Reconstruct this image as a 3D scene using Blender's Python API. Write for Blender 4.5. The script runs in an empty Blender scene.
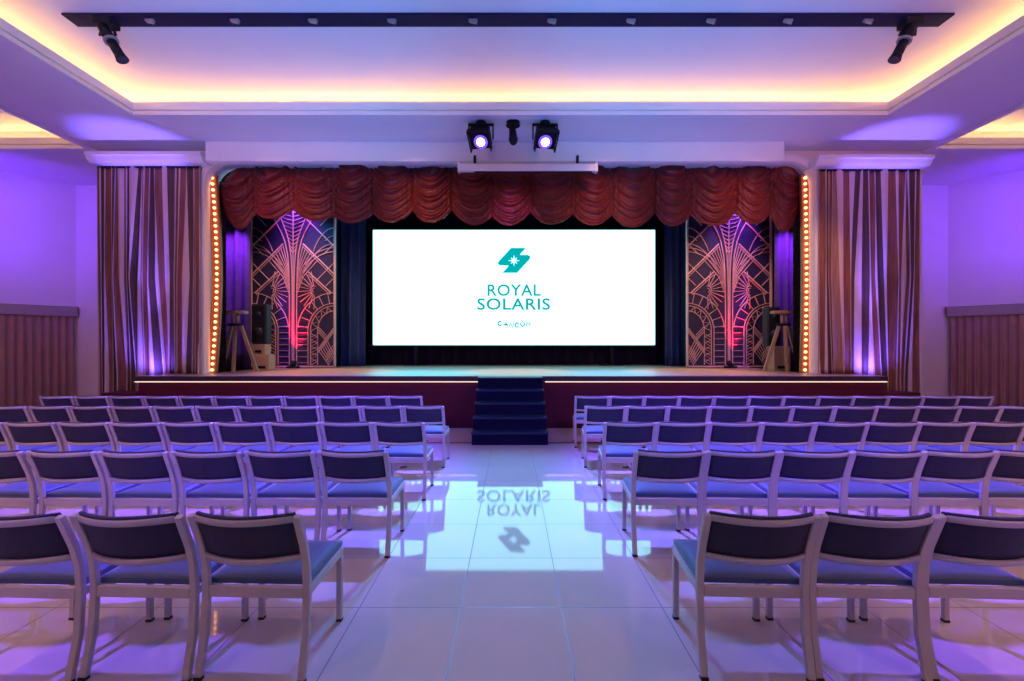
import bpy, bmesh, math, random
from mathutils import Vector, Matrix
random.seed(7)
C = bpy.context.scene.collection
SC = bpy.context.scene
PI = math.pi

# ------------------------------------------------------------------ measuring
F, CX, CY, EYE = 434.0, 512.0, 345.0, 1.561
def PX(x, d): return (x - CX) / F * d
def PZ(y, d): return EYE + (CY - y) / F * d

# ------------------------------------------------------------------ materials
def mat(name, col, rough=0.5, metal=0.0, var=0.08, scale=6.0, spec=0.5, sheen=0.0, bump=0.0, bscale=80.0, ior=1.5, stretch=None):
    m = bpy.data.materials.new(name); m.use_nodes = True
    nt = m.node_tree; b = nt.nodes['Principled BSDF']
    b.inputs['Roughness'].default_value = rough
    b.inputs['Metallic'].default_value = metal
    b.inputs['IOR'].default_value = ior
    b.inputs['Specular IOR Level'].default_value = spec
    b.inputs['Sheen Weight'].default_value = sheen
    tc = nt.nodes.new('ShaderNodeTexCoord')
    mp = nt.nodes.new('ShaderNodeMapping')
    if stretch: mp.inputs['Scale'].default_value = stretch
    nt.links.new(tc.outputs['Object'], mp.inputs['Vector'])
    n = nt.nodes.new('ShaderNodeTexNoise'); n.inputs['Scale'].default_value = scale; n.inputs['Detail'].default_value = 4
    nt.links.new(mp.outputs['Vector'], n.inputs['Vector'])
    r = nt.nodes.new('ShaderNodeValToRGB')
    r.color_ramp.elements[0].position = 0.3; r.color_ramp.elements[1].position = 0.7
    r.color_ramp.elements[0].color = [c * (1 - var) for c in col] + [1]
    r.color_ramp.elements[1].color = [min(1, c * (1 + var)) for c in col] + [1]
    nt.links.new(n.outputs['Fac'], r.inputs['Fac'])
    nt.links.new(r.outputs['Color'], b.inputs['Base Color'])
    if bump:
        n2 = nt.nodes.new('ShaderNodeTexNoise'); n2.inputs['Scale'].default_value = bscale
        nt.links.new(mp.outputs['Vector'], n2.inputs['Vector'])
        bp = nt.nodes.new('ShaderNodeBump'); bp.inputs['Strength'].default_value = bump; bp.inputs['Distance'].default_value = 0.01
        nt.links.new(n2.outputs['Fac'], bp.inputs['Height']); nt.links.new(bp.outputs['Normal'], b.inputs['Normal'])
    return m

def emis(name, col, strength):
    m = bpy.data.materials.new(name); m.use_nodes = True
    nt = m.node_tree; nt.nodes.clear()
    o = nt.nodes.new('ShaderNodeOutputMaterial'); e = nt.nodes.new('ShaderNodeEmission')
    e.inputs['Color'].default_value = list(col) + [1]; e.inputs['Strength'].default_value = strength
    nt.links.new(e.outputs[0], o.inputs['Surface'])
    return m

def tile_mat(name, col, ox, oy, grout):
    m = bpy.data.materials.new(name); m.use_nodes = True
    nt = m.node_tree; b = nt.nodes['Principled BSDF']
    g = nt.nodes.new('ShaderNodeNewGeometry')
    mp = nt.nodes.new('ShaderNodeMapping'); mp.inputs['Location'].default_value = (ox, oy, 0)
    nt.links.new(g.outputs['Position'], mp.inputs['Vector'])
    br = nt.nodes.new('ShaderNodeTexBrick')
    br.offset = 0.0; br.squash = 1.0
    br.inputs['Scale'].default_value = 1.0
    br.inputs['Brick Width'].default_value = 0.6; br.inputs['Row Height'].default_value = 0.6
    br.inputs['Mortar Size'].default_value = 0.0028; br.inputs['Mortar Smooth'].default_value = 0.0
    br.inputs['Color1'].default_value = [c * 0.965 for c in col] + [1]
    br.inputs['Color2'].default_value = [c * 1.02 for c in col] + [1]
    br.inputs['Mortar'].default_value = list(grout) + [1]
    nt.links.new(mp.outputs['Vector'], br.inputs['Vector'])
    n = nt.nodes.new('ShaderNodeTexNoise'); n.inputs['Scale'].default_value = 1.7; n.inputs['Detail'].default_value = 6
    nt.links.new(g.outputs['Position'], n.inputs['Vector'])
    mx = nt.nodes.new('ShaderNodeMixRGB'); mx.blend_type = 'MULTIPLY'; mx.inputs['Fac'].default_value = 0.12
    nt.links.new(br.outputs['Color'], mx.inputs['Color1']); nt.links.new(n.outputs['Color'], mx.inputs['Color2'])
    nt.links.new(mx.outputs['Color'], b.inputs['Base Color'])
    b.inputs['Roughness'].default_value = 0.045
    b.inputs['IOR'].default_value = 2.0
    ma = nt.nodes.new('ShaderNodeMath'); ma.operation = 'MULTIPLY_ADD'; ma.inputs[1].default_value = 0.4; ma.inputs[2].default_value = 0.04
    nt.links.new(br.outputs['Fac'], ma.inputs[0]); nt.links.new(ma.outputs[0], b.inputs['Roughness'])
    return m

M = {}
M['floor'] = tile_mat('polished_tile', (0.66, 0.57, 0.53), 0.307, -2.581 + 0.6 * 10, (0.10, 0.09, 0.10))
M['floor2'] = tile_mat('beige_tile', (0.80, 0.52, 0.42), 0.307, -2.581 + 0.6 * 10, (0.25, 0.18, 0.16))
M['white'] = mat('white_paint', (0.74, 0.72, 0.72), 0.6, var=0.015, scale=2)
M['wall'] = mat('wall_paint', (0.70, 0.64, 0.64), 0.65, var=0.02, scale=2)
M['dark_wall'] = mat('black_paint', (0.012, 0.012, 0.016), 0.8)
M['maroon'] = mat('maroon_laminate', (0.075, 0.005, 0.012), 0.5, spec=0.2, var=0.15, scale=3, stretch=(1, 1, 8))
M['maroon_dark'] = mat('dark_maroon_edge', (0.035, 0.010, 0.010), 0.4)
M['stage_wood'] = mat('stage_boards', (0.30, 0.20, 0.16), 0.38, var=0.12, scale=3, stretch=(0.4, 5, 1))
M['steps'] = mat('navy_step_carpet', (0.005, 0.005, 0.028), 0.9, spec=0.15, var=0.2, scale=30)
M['nosing'] = mat('step_nosing', (0.008, 0.022, 0.06), 0.5, spec=0.3)
M['velvet'] = mat('red_velvet', (0.15, 0.011, 0.010), 0.40, var=0.3, scale=9, spec=0.4, sheen=0.1, bump=0.15, bscale=40)
M['pale_fabric'] = mat('pale_stripe_fabric', (0.52, 0.39, 0.37), 0.7, var=0.06, scale=4)
M['brown_fabric'] = mat('brown_stripe_fabric', (0.19, 0.058, 0.038), 0.6, var=0.35, scale=3, stretch=(9, 9, 0.6))
M['dark_fabric'] = mat('dark_stripe_fabric', (0.065, 0.024, 0.022), 0.6, var=0.3, scale=3, stretch=(9, 9, 0.6))
M['tan_fabric'] = mat('tan_stripe_fabric', (0.26, 0.13, 0.09), 0.6, var=0.25, scale=3, stretch=(9, 9, 0.6))
M['drape'] = mat('mauve_drape', (0.42, 0.25, 0.24), 0.8, var=0.06, scale=4)
M['pelmet'] = mat('pelmet_fabric', (0.36, 0.30, 0.31), 0.75, var=0.04)
M['wing'] = mat('wing_drape', (0.05, 0.028, 0.085), 0.8, var=0.15)
M['navy_drape'] = mat('navy_drape', (0.02, 0.055, 0.15), 0.85, var=0.15)
M['black_drape'] = mat('black_drape', (0.008, 0.008, 0.022), 0.9, var=0.2)
M['panel_back'] = mat('panel_navy_backing', (0.018, 0.016, 0.055), 0.6, var=0.1)
M['lattice'] = mat('panel_rose_metal', (0.66, 0.44, 0.38), 0.45, metal=0.0, var=0.08)
M['sequin'] = mat('dark_brick_board', (0.05, 0.025, 0.025), 0.5, var=0.5, scale=40)
M['bulb_board'] = mat('amber_board', (0.42, 0.14, 0.05), 0.5, var=0.1)
M['bulb'] = emis('bulb_glow', (1.0, 0.45, 0.16), 6.0)
M['led'] = emis('led_strip_glow', (1.0, 0.72, 0.58), 1.3)
M['cove'] = emis('cove_led_glow', (1.0, 0.52, 0.22), 20.0)
M['screen'] = emis('screen_white', (0.36, 0.93, 1.0), 3.0)
M['logo'] = emis('logo_teal', (0.0, 0.44, 0.46), 1.0)
M['logo_text'] = emis('logo_text_teal', (0.03, 0.36, 0.36), 1.0)
M['logo_grey'] = emis('logo_small_grey', (0.06, 0.17, 0.17), 1.0)
M['black'] = mat('black_metal', (0.008, 0.008, 0.014), 0.6, spec=0.2)
M['track'] = mat('dark_track', (0.008, 0.008, 0.04), 0.7, spec=0.15)  # navy tint paints in the violet reflection on black paint
M['grey_metal'] = mat('grey_metal', (0.30, 0.28, 0.30), 0.4, metal=0.4)
M['lens'] = emis('violet_lens', (0.55, 0.45, 1.0), 14.0)
M['lens_halo'] = emis('violet_lens_halo', (0.18, 0.08, 1.0), 1.6)
M['dead_lens'] = mat('unlit_lens', (0.05, 0.05, 0.07), 0.1)
M['chair_frame'] = mat('pale_chair_frame', (0.50, 0.46, 0.46), 0.42, metal=0.1, var=0.05, scale=12)
M['seat_blue'] = mat('blue_upholstery', (0.04, 0.085, 0.18), 0.55, var=0.06, scale=30, sheen=0.35, bump=0.08, bscale=300)
M['back_navy'] = mat('navy_upholstery', (0.022, 0.022, 0.055), 0.75, var=0.15, scale=30, bump=0.1, bscale=300)
M['rubber'] = mat('black_rubber', (0.01, 0.01, 0.01), 0.7)
M['tripod'] = mat('tripod_wood', (0.33, 0.19, 0.12), 0.45, var=0.15, scale=8)
M['case'] = mat('tan_case', (0.48, 0.30, 0.20), 0.6, var=0.08)
M['speaker'] = mat('speaker_black', (0.012, 0.016, 0.03), 0.6)
M['bar_white'] = mat('white_case', (0.72, 0.70, 0.70), 0.4, var=0.02)

# ------------------------------------------------------------------ mesh helpers
def box(bm, x0, x1, y0, y1, z0, z1, mi=0):
    vs = [bm.verts.new((x, y, z)) for z in (z0, z1) for y in (y0, y1) for x in (x0, x1)]
    for f in ((0, 2, 3, 1), (4, 5, 7, 6), (0, 1, 5, 4), (2, 6, 7, 3), (0, 4, 6, 2), (1, 3, 7, 5)):
        fc = bm.faces.new([vs[i] for i in f]); fc.material_index = mi
    return vs

def quad(bm, a, b, c, d, mi=0):
    f = bm.faces.new([bm.verts.new(p) for p in (a, b, c, d)]); f.material_index = mi

def sweep(bm, pts, w, h, up=Vector((0, 0, 1)), mi=0, closed=False, ws=None):
    """rectangular section (w sideways, h along up) along a polyline"""
    pts = [Vector(p) for p in pts]; n = len(pts); rings = []
    for i, p in enumerate(pts):
        if closed: t = (pts[(i + 1) % n] - pts[i - 1])
        else: t = pts[min(i + 1, n - 1)] - pts[max(i - 1, 0)]
        t.normalize()
        s = t.cross(up)
        if s.length < 1e-6: s = Vector((1, 0, 0))
        s.normalize(); u = s.cross(t).normalized()
        ww = ws[i] if ws else w
        rings.append([bm.verts.new(p + s * a * ww / 2 + u * b * h / 2) for a, b in ((-1, -1), (1, -1), (1, 1), (-1, 1))])
    m = n if closed else n - 1
    for i in range(m):
        A, B = rings[i], rings[(i + 1) % n]
        for k in range(4):
            f = bm.faces.new((A[k], A[(k + 1) % 4], B[(k + 1) % 4], B[k])); f.material_index = mi
    if not closed:
        bm.faces.new(rings[0][::-1]).material_index = mi; bm.faces.new(rings[-1]).material_index = mi

def tube(bm, a, b, r0, r1=None, seg=12, mi=0, cap=True):
    r1 = r0 if r1 is None else r1
    a, b = Vector(a), Vector(b); t = (b - a).normalized()
    s = t.cross(Vector((0, 0, 1)))
    if s.length < 1e-5: s = Vector((1, 0, 0))
    s.normalize(); u = s.cross(t)
    A, B = [], []
    for k in range(seg):
        an = 2 * PI * k / seg; v = s * math.cos(an) + u * math.sin(an)
        A.append(bm.verts.new(a + v * r0)); B.append(bm.verts.new(b + v * r1))
    for k in range(seg):
        f = bm.faces.new((A[k], A[(k + 1) % seg], B[(k + 1) % seg], B[k])); f.material_index = mi; f.smooth = True
    if cap:
        bm.faces.new(A[::-1]).material_index = mi; bm.faces.new(B).material_index = mi

def grid(bm, nu, nv, fn, smooth=True, mi=None):
    V = [[bm.verts.new(fn(i / nu, j / nv)) for i in range(nu + 1)] for j in range(nv + 1)]
    for j in range(nv):
        for i in range(nu):
            f = bm.faces.new((V[j][i], V[j][i + 1], V[j + 1][i + 1], V[j + 1][i])); f.smooth = smooth
            if mi: f.material_index = mi(i, j)
    return V

def bevel(bm, w=0.004, seg=1):
    bmesh.ops.bevel(bm, geom=bm.edges[:], offset=w, segments=seg, affect='EDGES', clamp_overlap=True)

def obj(name, bm, mats, parent=None, norm=True):
    if norm: bmesh.ops.recalc_face_normals(bm, faces=bm.faces[:])
    me = bpy.data.meshes.new(name); bm.to_mesh(me); bm.free()
    for m in (mats if isinstance(mats, (list, tuple)) else [mats]): me.materials.append(m)
    o = bpy.data.objects.new(name, me); C.objects.link(o)
    if parent: o.parent = parent
    return o

def tag(o, label, cat, group=None):
    o['label'] = label; o['category'] = cat
    if group: o['group'] = group
    return o

def thing(name, label, cat, loc=(0, 0, 0), rz=0.0, group=None):
    o = bpy.data.objects.new(name, None); C.objects.link(o)
    o.empty_display_size = 0.1
    o.location = loc; o.rotation_euler = (0, 0, rz)
    return tag(o, label, cat, group)

def part(name, bm, m, parent, world=True, norm=True):
    """part whose mesh was built in world coordinates under an Empty"""
    if world:
        root = parent
        off = Matrix.Identity(4)
        chain = []
        p = parent
        while p: chain.append(p); p = p.parent
        for q in reversed(chain):
            off = off @ (Matrix.Translation(q.location) @ q.rotation_euler.to_matrix().to_4x4())
        bmesh.ops.transform(bm, matrix=off.inverted(), verts=bm.verts[:])
    return obj(name, bm, m, parent, norm)

def struct(name, bm, m, parent=None):
    o = obj(name, bm, m, parent); o['kind'] = 'structure'; return o

def bm_new(): return bmesh.new()

# ================================================================== SETTING
ZC = 5.54           # soffit
ZT = 6.15           # raised tray ceiling
D_ST = 8.1          # stage front
Z_ST = 0.98         # stage top
D_LINE = 6.92

b = bm_new(); quad(b, (-13, -4, 0), (13, -4, 0), (13, D_LINE, 0), (-13, D_LINE, 0)); struct('floor', b, M['floor'])
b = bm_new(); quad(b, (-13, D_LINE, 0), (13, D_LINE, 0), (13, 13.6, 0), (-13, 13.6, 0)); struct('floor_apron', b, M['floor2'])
b = bm_new(); box(b, -8.5, 8.5, D_LINE - 0.02, D_LINE + 0.02, 0.0, 0.006); struct('trim_1', b, M['maroon_dark'])

# ceiling: soffit plate with three openings
xl, xr = PX(133, 7.45), PX(888, 7.45)
DT, DN = 7.45, -2.2
DS = 8.72
sl0, sl1 = -11.6, -8.58
sr0, sr1 = 8.50, 11.6
def holed_plate(bm, xs, ys, holes, z):
    for i in range(len(xs) - 1):
        for j in range(len(ys) - 1):
            cx, cy = (xs[i] + xs[i + 1]) / 2, (ys[j] + ys[j + 1]) / 2
            if any(h[0] < cx < h[1] and h[2] < cy < h[3] for h in holes): continue
            quad(bm, (xs[i], ys[j], z), (xs[i + 1], ys[j], z), (xs[i + 1], ys[j + 1], z), (xs[i], ys[j + 1], z))
holes = [(xl, xr, DN, DT), (sl0, sl1, DN, DS), (sr0, sr1, DN, DS), (-8.2, 8.2, 9.2, 12)]
xs = sorted({-13, 13, -8.2, 8.2, xl, xr, sl0, sl1, sr0, sr1}); ys = sorted({-4, 9.2, 11.2, DN, DT, DS})
b = bm_new(); holed_plate(b, xs, ys, holes, ZC)
ceil = struct('ceiling', b, M['white'])

def tray(n, x0, x1, y0, y1, zt, ov, strip=0.42):
    """lip moulding, trough, raised ceiling and cove strip round an opening"""
    def ring(inset, z): return [(x0 + inset, y0 + inset, z), (x1 - inset, y0 + inset, z), (x1 - inset, y1 - inset, z), (x0 + inset, y1 - inset, z)]
    b = bm_new()
    prof = [(0.0, ZC - 0.03), (-0.0, ZC + 0.035), (-0.055, ZC + 0.035), (-0.055, ZC + 0.06), (-0.02, ZC + 0.075), (-0.02, ZC + 0.20), (-0.07, ZC + 0.20), (-0.07, ZC + 0.045), (-0.14, ZC + 0.045), (-0.14, ZC - 0.03)]
    R = [[b.verts.new(p) for p in ring(i, z)] for i, z in prof]
    for k in range(len(R)):
        A, B = R[k], R[(k + 1) % len(R)]
        for q in range(4): b.faces.new((A[q], A[(q + 1) % 4], B[(q + 1) % 4], B[q]))
    struct('trim_%d' % (10 + n), b, M['white'])
    b = bm_new()
    X0, X1, Y0, Y1 = x0 - ov, x1 + ov, y0 - ov, y1 + ov
    quad(b, (X0, Y0, zt), (X1, Y0, zt), (X1, Y1, zt), (X0, Y1, zt))
    zz = ZC + 0.045
    for a_, c_ in (((X0, Y0), (X1, Y0)), ((X1, Y0), (X1, Y1)), ((X1, Y1), (X0, Y1)), ((X0, Y1), (X0, Y0))):
        quad(b, (a_[0], a_[1], zz), (c_[0], c_[1], zz), (c_[0], c_[1], zt), (a_[0], a_[1], zt))
    holed_plate(b, [X0, x0 - 0.14, x1 + 0.14, X1], [Y0, y0 - 0.14, y1 + 0.14, Y1], [(x0 - 0.14, x1 + 0.14, y0 - 0.14, y1 + 0.14)], zz)
    struct('ceiling_tray_%d' % n, b, M['white'])
    b = bm_new()
    o_ = ov - 0.03; z = 5.91
    P_ = [(x0 - o_, y0 - o_, z), (x1 + o_, y0 - o_, z), (x1 + o_, y1 + o_, z), (x0 - o_, y1 + o_, z)]
    for k in range(4): 
        a_, c_ = Vector(P_[k]), Vector(P_[(k + 1) % 4])
        sweep(b, [a_, c_], 0.04, 0.02)
    return obj('cove_light_strip', b, M['cove'])
tag(tray(1, xl, xr, DN, DT, ZT, 0.72), 'warm glowing cove light hidden round the big central ceiling tray', 'cove light', 'cove lights')
tag(tray(2, sl0, sl1, DN, DS, ZT, 0.6), 'warm glowing cove light in the small ceiling tray at left edge', 'cove light', 'cove lights')
tag(tray(3, sr0, sr1, DN, DS, ZT, 0.6), 'warm glowing cove light in the small ceiling tray at right edge', 'cove light', 'cove lights')

# walls
def wall_quad(name, p, q, z0=0, z1=ZC, m='wall'):
    b = bm_new(); quad(b, (p[0], p[1], z0), (q[0], q[1], z0), (q[0], q[1], z1), (p[0], p[1], z1)); return struct(name, b, M[m])
XB = 10.85; DB = 10.8
wall_quad('wall_back_left', (-XB, DB), (-8.4, DB)); wall_quad('wall_back_right', (8.2, DB), (XB, DB))
UL = Vector((-0.641, -0.767, 0)); UR = Vector((0.641, -0.767, 0))
EL = Vector((-XB, DB, 0)) + UL * 2.6; ER = Vector((XB, DB, 0)) + UR * 2.6
wall_quad('wall_angled_left', (-XB, DB), EL); wall_quad('wall_angled_right', (XB, DB), ER)
wall_quad('wall_left', EL, (EL.x, -4)); wall_quad('wall_right', ER, (ER.x, -4))
wall_quad('wall_rear', (-13, -4), (13, -4), z1=6.2)

# proscenium wall with rounded opening
DP = 8.9
ol, orr = PX(208, DP), PX(811, DP)
oz = 5.30
wl, wr = PX(98, DP) - 0.02, PX(921, DP) + 0.02
def arch_pts(xa, xb, zt, r, n=8):
    pts = [(xa, 0.0)]
    for k in range(n + 1):
        a = PI - k * PI / 2 / n; pts.append((xa + r + r * math.cos(a), zt - r + r * math.sin(a)))
    for k in range(n + 1):
        a = PI / 2 - k * PI / 2 / n; pts.append((xb - r + r * math.cos(a), zt - r + r * math.sin(a)))
    pts.append((xb, 0.0)); return pts
RA = 0.50
ap = arch_pts(ol, orr, oz, RA)
b = bm_new()
outer = []
for (x, z) in ap:
    # project to outer rectangle
    if z < oz - RA + 1e-6: outer.append((wl if x < 0 else wr, z))
    else: outer.append((x if (ol + RA < x < orr - RA) else (wl + (x - ol) if x < 0 else wr - (orr - x)), ZC))
vf = [b.verts.new((x, DP, z)) for x, z in ap]; vo = [b.verts.new((x, DP, z)) for x, z in outer]
vb = [b.verts.new((x, DP + 0.3, z)) for x, z in ap]
for k in range(len(ap) - 1):
    b.faces.new((vf[k], vf[k + 1], vo[k + 1], vo[k])); b.faces.new((vf[k], vb[k], vb[k + 1], vf[k + 1]))
# corners to outer edge, sides
cl = b.verts.new((wl, DP, ZC)); cr = b.verts.new((wr, DP, ZC))
b.faces.new((vo[1], vo[2], cl)); b.faces.new((vo[-2], cr, vo[-3]))
quad(b, (wl, DP, 0), (wl, DB, 0), (wl, DB, ZC), (wl, DP, ZC)); quad(b, (wr, DP, 0), (wr, DB, 0), (wr, DB, ZC), (wr, DP, ZC))
struct('wall_proscenium', b, M['wall'])
# arch rim moulding
b = bm_new()
rim = [(x, z) for x, z in arch_pts(ol - 0.02, orr + 0.02, oz + 0.02, RA + 0.02)]
rim[0] = (rim[0][0], Z_ST + 0.002); rim[-1] = (rim[-1][0], Z_ST + 0.002)
sweep(b, [(x, DP - 0.09, z) for x, z in rim], 0.13, 0.18, up=Vector((0, 1, 0)))
struct('trim_2', b, M['wall'])
# header beam over the arch
b = bm_new()
hx0, hx1 = PX(205, 8.47), PX(785, 8.47)
box(b, hx0, hx1, 8.47, 8.62, 5.15, ZC); bevel(b, 0.012)
struct('wall_header', b, M['white'])
# cornice shelves above the striped curtains
for n, (x0, x1) in enumerate(((PX(88, 8.5), PX(203, 8.5)), (PX(816, 8.5), PX(931, 8.5)))):
    b = bm_new()
    dz_ = 0.09 if n == 0 else 0.03
    pr = [(y_, z_ + dz_) for y_, z_ in [(8.42, 5.23), (8.42, 5.17), (8.45, 5.155), (8.48, 5.09), (8.52, 5.05), (DP, 5.05), (DP, 5.23)]]
    A = [b.verts.new((x0, y, z)) for y, z in pr]; B = [b.verts.new((x1, y, z)) for y, z in pr]
    for k in range(len(pr)): b.faces.new((A[k], A[(k + 1) % len(pr)], B[(k + 1) % len(pr)], B[k]))
    b.faces.new(A); b.faces.new(B[::-1])
    struct('trim_%d' % (3 + n), b, M['white'])

# stage enclosure
b = bm_new()
quad(b, (-8.2, 13.5, 0), (8.2, 13.5, 0), (8.2, 13.5, 6.4), (-8.2, 13.5, 6.4)); struct('wall_stage_back', b, M['dark_wall'])
b = bm_new(); quad(b, (-8.2, DP + 0.35, 0), (-8.2, 13.5, 0), (-8.2, 13.5, 6.4), (-8.2, DP + 0.35, 6.4)); struct('wall_stage_left', b, M['dark_wall'])
b = bm_new(); quad(b, (8.2, DP + 0.35, 0), (8.2, 13.5, 0), (8.2, 13.5, 6.4), (8.2, DP + 0.35, 6.4)); struct('wall_stage_right', b, M['dark_wall'])
b = bm_new(); quad(b, (-8.2, DP + 0.31, 6.4), (8.2, DP + 0.31, 6.4), (8.2, 13.5, 6.4), (-8.2, 13.5, 6.4))
quad(b, (-8.2, DP + 0.31, oz - 0.0), (8.2, DP + 0.31, oz), (8.2, DP + 0.31, 6.4), (-8.2, DP + 0.31, 6.4)); struct('ceiling_stage', b, M['dark_wall'])

# ================================================================== STAGE
sx0, sx1 = PX(135, D_ST), PX(887, D_ST)
st = thing('stage', 'long low stage with maroon front and glowing strip under its wooden floor edge', 'stage', (0, D_ST, 0))
st['kind'] = 'structure'
b = bm_new(); box(b, sx0 + 0.02, sx1 - 0.02, D_ST + 0.05, 8.84, 0.0, 0.90); box(b, ol + 0.03, orr - 0.03, 8.84, 13.4, 0.0, 0.90)
part('fascia', b, M['maroon'], st)
b = bm_new(); box(b, sx0, sx1, D_ST, 8.84, 0.90, Z_ST); box(b, ol + 0.02, orr - 0.02, 8.84, 13.4, 0.90, Z_ST)
part('stage_floor', b, [M['stage_wood']], st)
b = bm_new(); box(b, sx0 - 0.005, sx1 + 0.005, D_ST - 0.02, D_ST, 0.885, Z_ST - 0.004); part('edge_lip', b, M['maroon_dark'], st)
b = bm_new(); box(b, sx0, -0.62, D_ST - 0.012, D_ST + 0.03, 0.866, 0.881); box(b, 0.62, sx1, D_ST - 0.012, D_ST + 0.03, 0.866, 0.881)
part('light_strip', b, M['led'], st)

# steps
sp = thing('stage_steps', 'dark navy carpeted five-tread steps at the middle of the stage front', 'steps', (PX(510, 7), 6.77, 0))
cxs = PX(510, 7.3)
for k in range(5):
    y0 = 6.77 + 0.255 * k; z1 = 0.196 * (k + 1); hw = 0.595 - 0.004 * k
    b = bm_new(); box(b, cxs - hw, cxs + hw, y0, 8.06, 0.196 * k, z1 - 0.03); part('riser', b, M['steps'], sp)
    b = bm_new(); box(b, cxs - hw - 0.012, cxs + hw + 0.012, y0 - 0.025, min(y0 + 0.28, 8.07), z1 - 0.03, z1); bevel(b, 0.006); part('tread', b, M['nosing'], sp)

# blocks at the stage ends
for sgn, lab in ((-1, 'dark low block on the floor at the left end of the stage'), (1, 'dark low block on the floor at the right end of the stage')):
    xa = sx0 - 0.02 if sgn < 0 else sx1 + 0.02
    b = bm_new(); x0, x1 = sorted((xa, xa + sgn * 0.66)); box(b, x0, x1, 8.18, 8.55, 0, 0.60)
    t = thing('stage_end_block', lab, 'block', ((x0 + x1) / 2, 8.36, 0), group='stage end blocks')
    part('body', b, M['black'], t)
    b = bm_new(); box(b, x0 - 0.01, x1 + 0.01, 8.16, 8.57, 0.60, 0.66); bevel(b, 0.008); part('top', b, M['maroon'], t)

# ================================================================== STRIPED CURTAINS
def striped_curtain(name, label, xoff, stripes, e0, e1, d, stage_edge, sgn):
    """stripes: (material index, (x0,x1) at top, mid, bottom) in local measure; the cloth hangs in folds"""
    zt = 5.14 if sgn < 0 else 5.08; zm = PZ(278, d); zb = 0.99
    def lerp3(t, m_, q, z):
        if z >= zm: f = (z - zm) / (zt - zm); return m_ + (t - m_) * f
        f = max(0.0, (z - zb) / (zm - zb)); return q + (m_ - q) * f
    stripes = [(m_, *[(a_ - 0.24 * (c_ - a_), c_ + 0.24 * (c_ - a_)) for a_, c_ in tr]) for m_, *tr in stripes]
    st_ = sorted(stripes, key=lambda s: s[1][0])
    cols = []   # (top,mid,bot, material of band that begins here)
    last = e0
    cols.append((e0, e0, e0))
    mats_ = []
    for (mi, T, Mm, B) in st_:
        cols.append((T[0], Mm[0], B[0])); mats_.append(0)
        cols.append((T[1], Mm[1], B[1])); mats_.append(mi)
    cols.append((e1, e1, e1)); mats_.append(0)
    # refine
    C2, m2 = [], []
    for k in range(len(cols) - 1):
        for s in range(4):
            f = s / 4
            C2.append(tuple(cols[k][q] + (cols[k + 1][q] - cols[k][q]) * f for q in range(3))); m2.append(mats_[k])
    C2.append(cols[-1])
    for q in (1, 2):
        for i in range(1, len(C2)):
            if C2[i][q] < C2[i - 1][q] + 0.35:
                t_ = list(C2[i]); t_[q] = C2[i - 1][q] + 0.35; C2[i] = tuple(t_)
    b = bm_new(); NZ = 40
    def px2X(p): return PX(xoff + p / 5.24, d)
    sheets = []
    for off in (0.0, 0.008):
        rows = []
        for j in range(NZ + 1):
            row = []
            for i, c in enumerate(C2):
                Xt = px2X(c[0]); bot = 0.02 if (Xt < stage_edge if sgn < 0 else Xt > stage_edge) else zb
                z = bot + (zt - bot) * j / NZ
                X = px2X(lerp3(c[0], c[1], c[2], z))
                u = i / 4.0
                fold = -0.028 * math.sin(PI * u) + 0.022 * math.sin(1.1 * u + 0.5 * z)
                row.append(b.verts.new((X, d + fold * (0.6 + 0.4 * (1 - z / zt)) + off, z)))
            rows.append(row)
        sheets.append(rows)
    f_, r_ = sheets
    def fc(vs, m_):
        f = b.faces.new(vs); f.smooth = True; f.material_index = m_
    for j in range(NZ):
        for i in range(len(C2) - 1):
            fc((f_[j][i], f_[j][i + 1], f_[j + 1][i + 1], f_[j + 1][i]), m2[i]); fc((r_[j][i], r_[j + 1][i], r_[j + 1][i + 1], r_[j][i + 1]), m2[i])
        fc((f_[j][0], f_[j + 1][0], r_[j + 1][0], r_[j][0]), 0); fc((f_[j][-1], r_[j][-1], r_[j + 1][-1], f_[j + 1][-1]), 0)
    for i in range(len(C2) - 1):
        fc((f_[0][i], r_[0][i], r_[0][i + 1], f_[0][i + 1]), m2[i]); fc((f_[-1][i], f_[-1][i + 1], r_[-1][i + 1], r_[-1][i]), m2[i])
    mid = ((px2X(e0) + px2X(e1)) / 2, d, 0.99)
    t = thing(name, label, 'curtain', mid, group='striped stage curtains')
    part('cloth', b, [M['pale_fabric'], M['brown_fabric'], M['dark_fabric'], M['tan_fabric']], t)
    b = bm_new(); tube(b, (px2X(e0) + 0.02, d, zt - 0.025), (px2X(e1) - 0.02, d, zt - 0.025), 0.02); part('curtain_rail', b, M['black'], t)

LS = [(1, (42, 50), (44, 60), (50, 64)), (2, (62, 76), (64, 74), (66, 78)), (1, (78, 108), (76, 106), (106, 118)), (2, (122, 135), (112, 122), (120, 140)),
      (1, (137, 141), (126, 146), (158, 190)), (1, (180, 193), (178, 190), (192, 208)), (2, (193, 205), (192, 206), (209, 240)), (2, (257, 269), (214, 241), (241, 247)), (3, (276, 288), (262, 272), (280, 285)),
      (1, (290, 312), (276, 300), (286, 308)), (2, (316, 334), (306, 332), (350, 380)), (1, (340, 370), (362, 386), (399, 412)), (2, (412, 440), (424, 440), (414, 444)), (1, (455, 462), (446, 452), (445, 449)),
      (1, (480, 505), (455, 476), (450, 475)), (2, (515, 540), (528, 542), (508, 534)), (3, (541, 547), (543, 549), (536, 548)), (1, (549, 571), (551, 571), (549, 572))]
striped_curtain('stage_curtain', 'pale floor-length curtain with brown stripes left of the stage arch', 90, LS, 40, 580, 8.68, sx0, -1)
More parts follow.
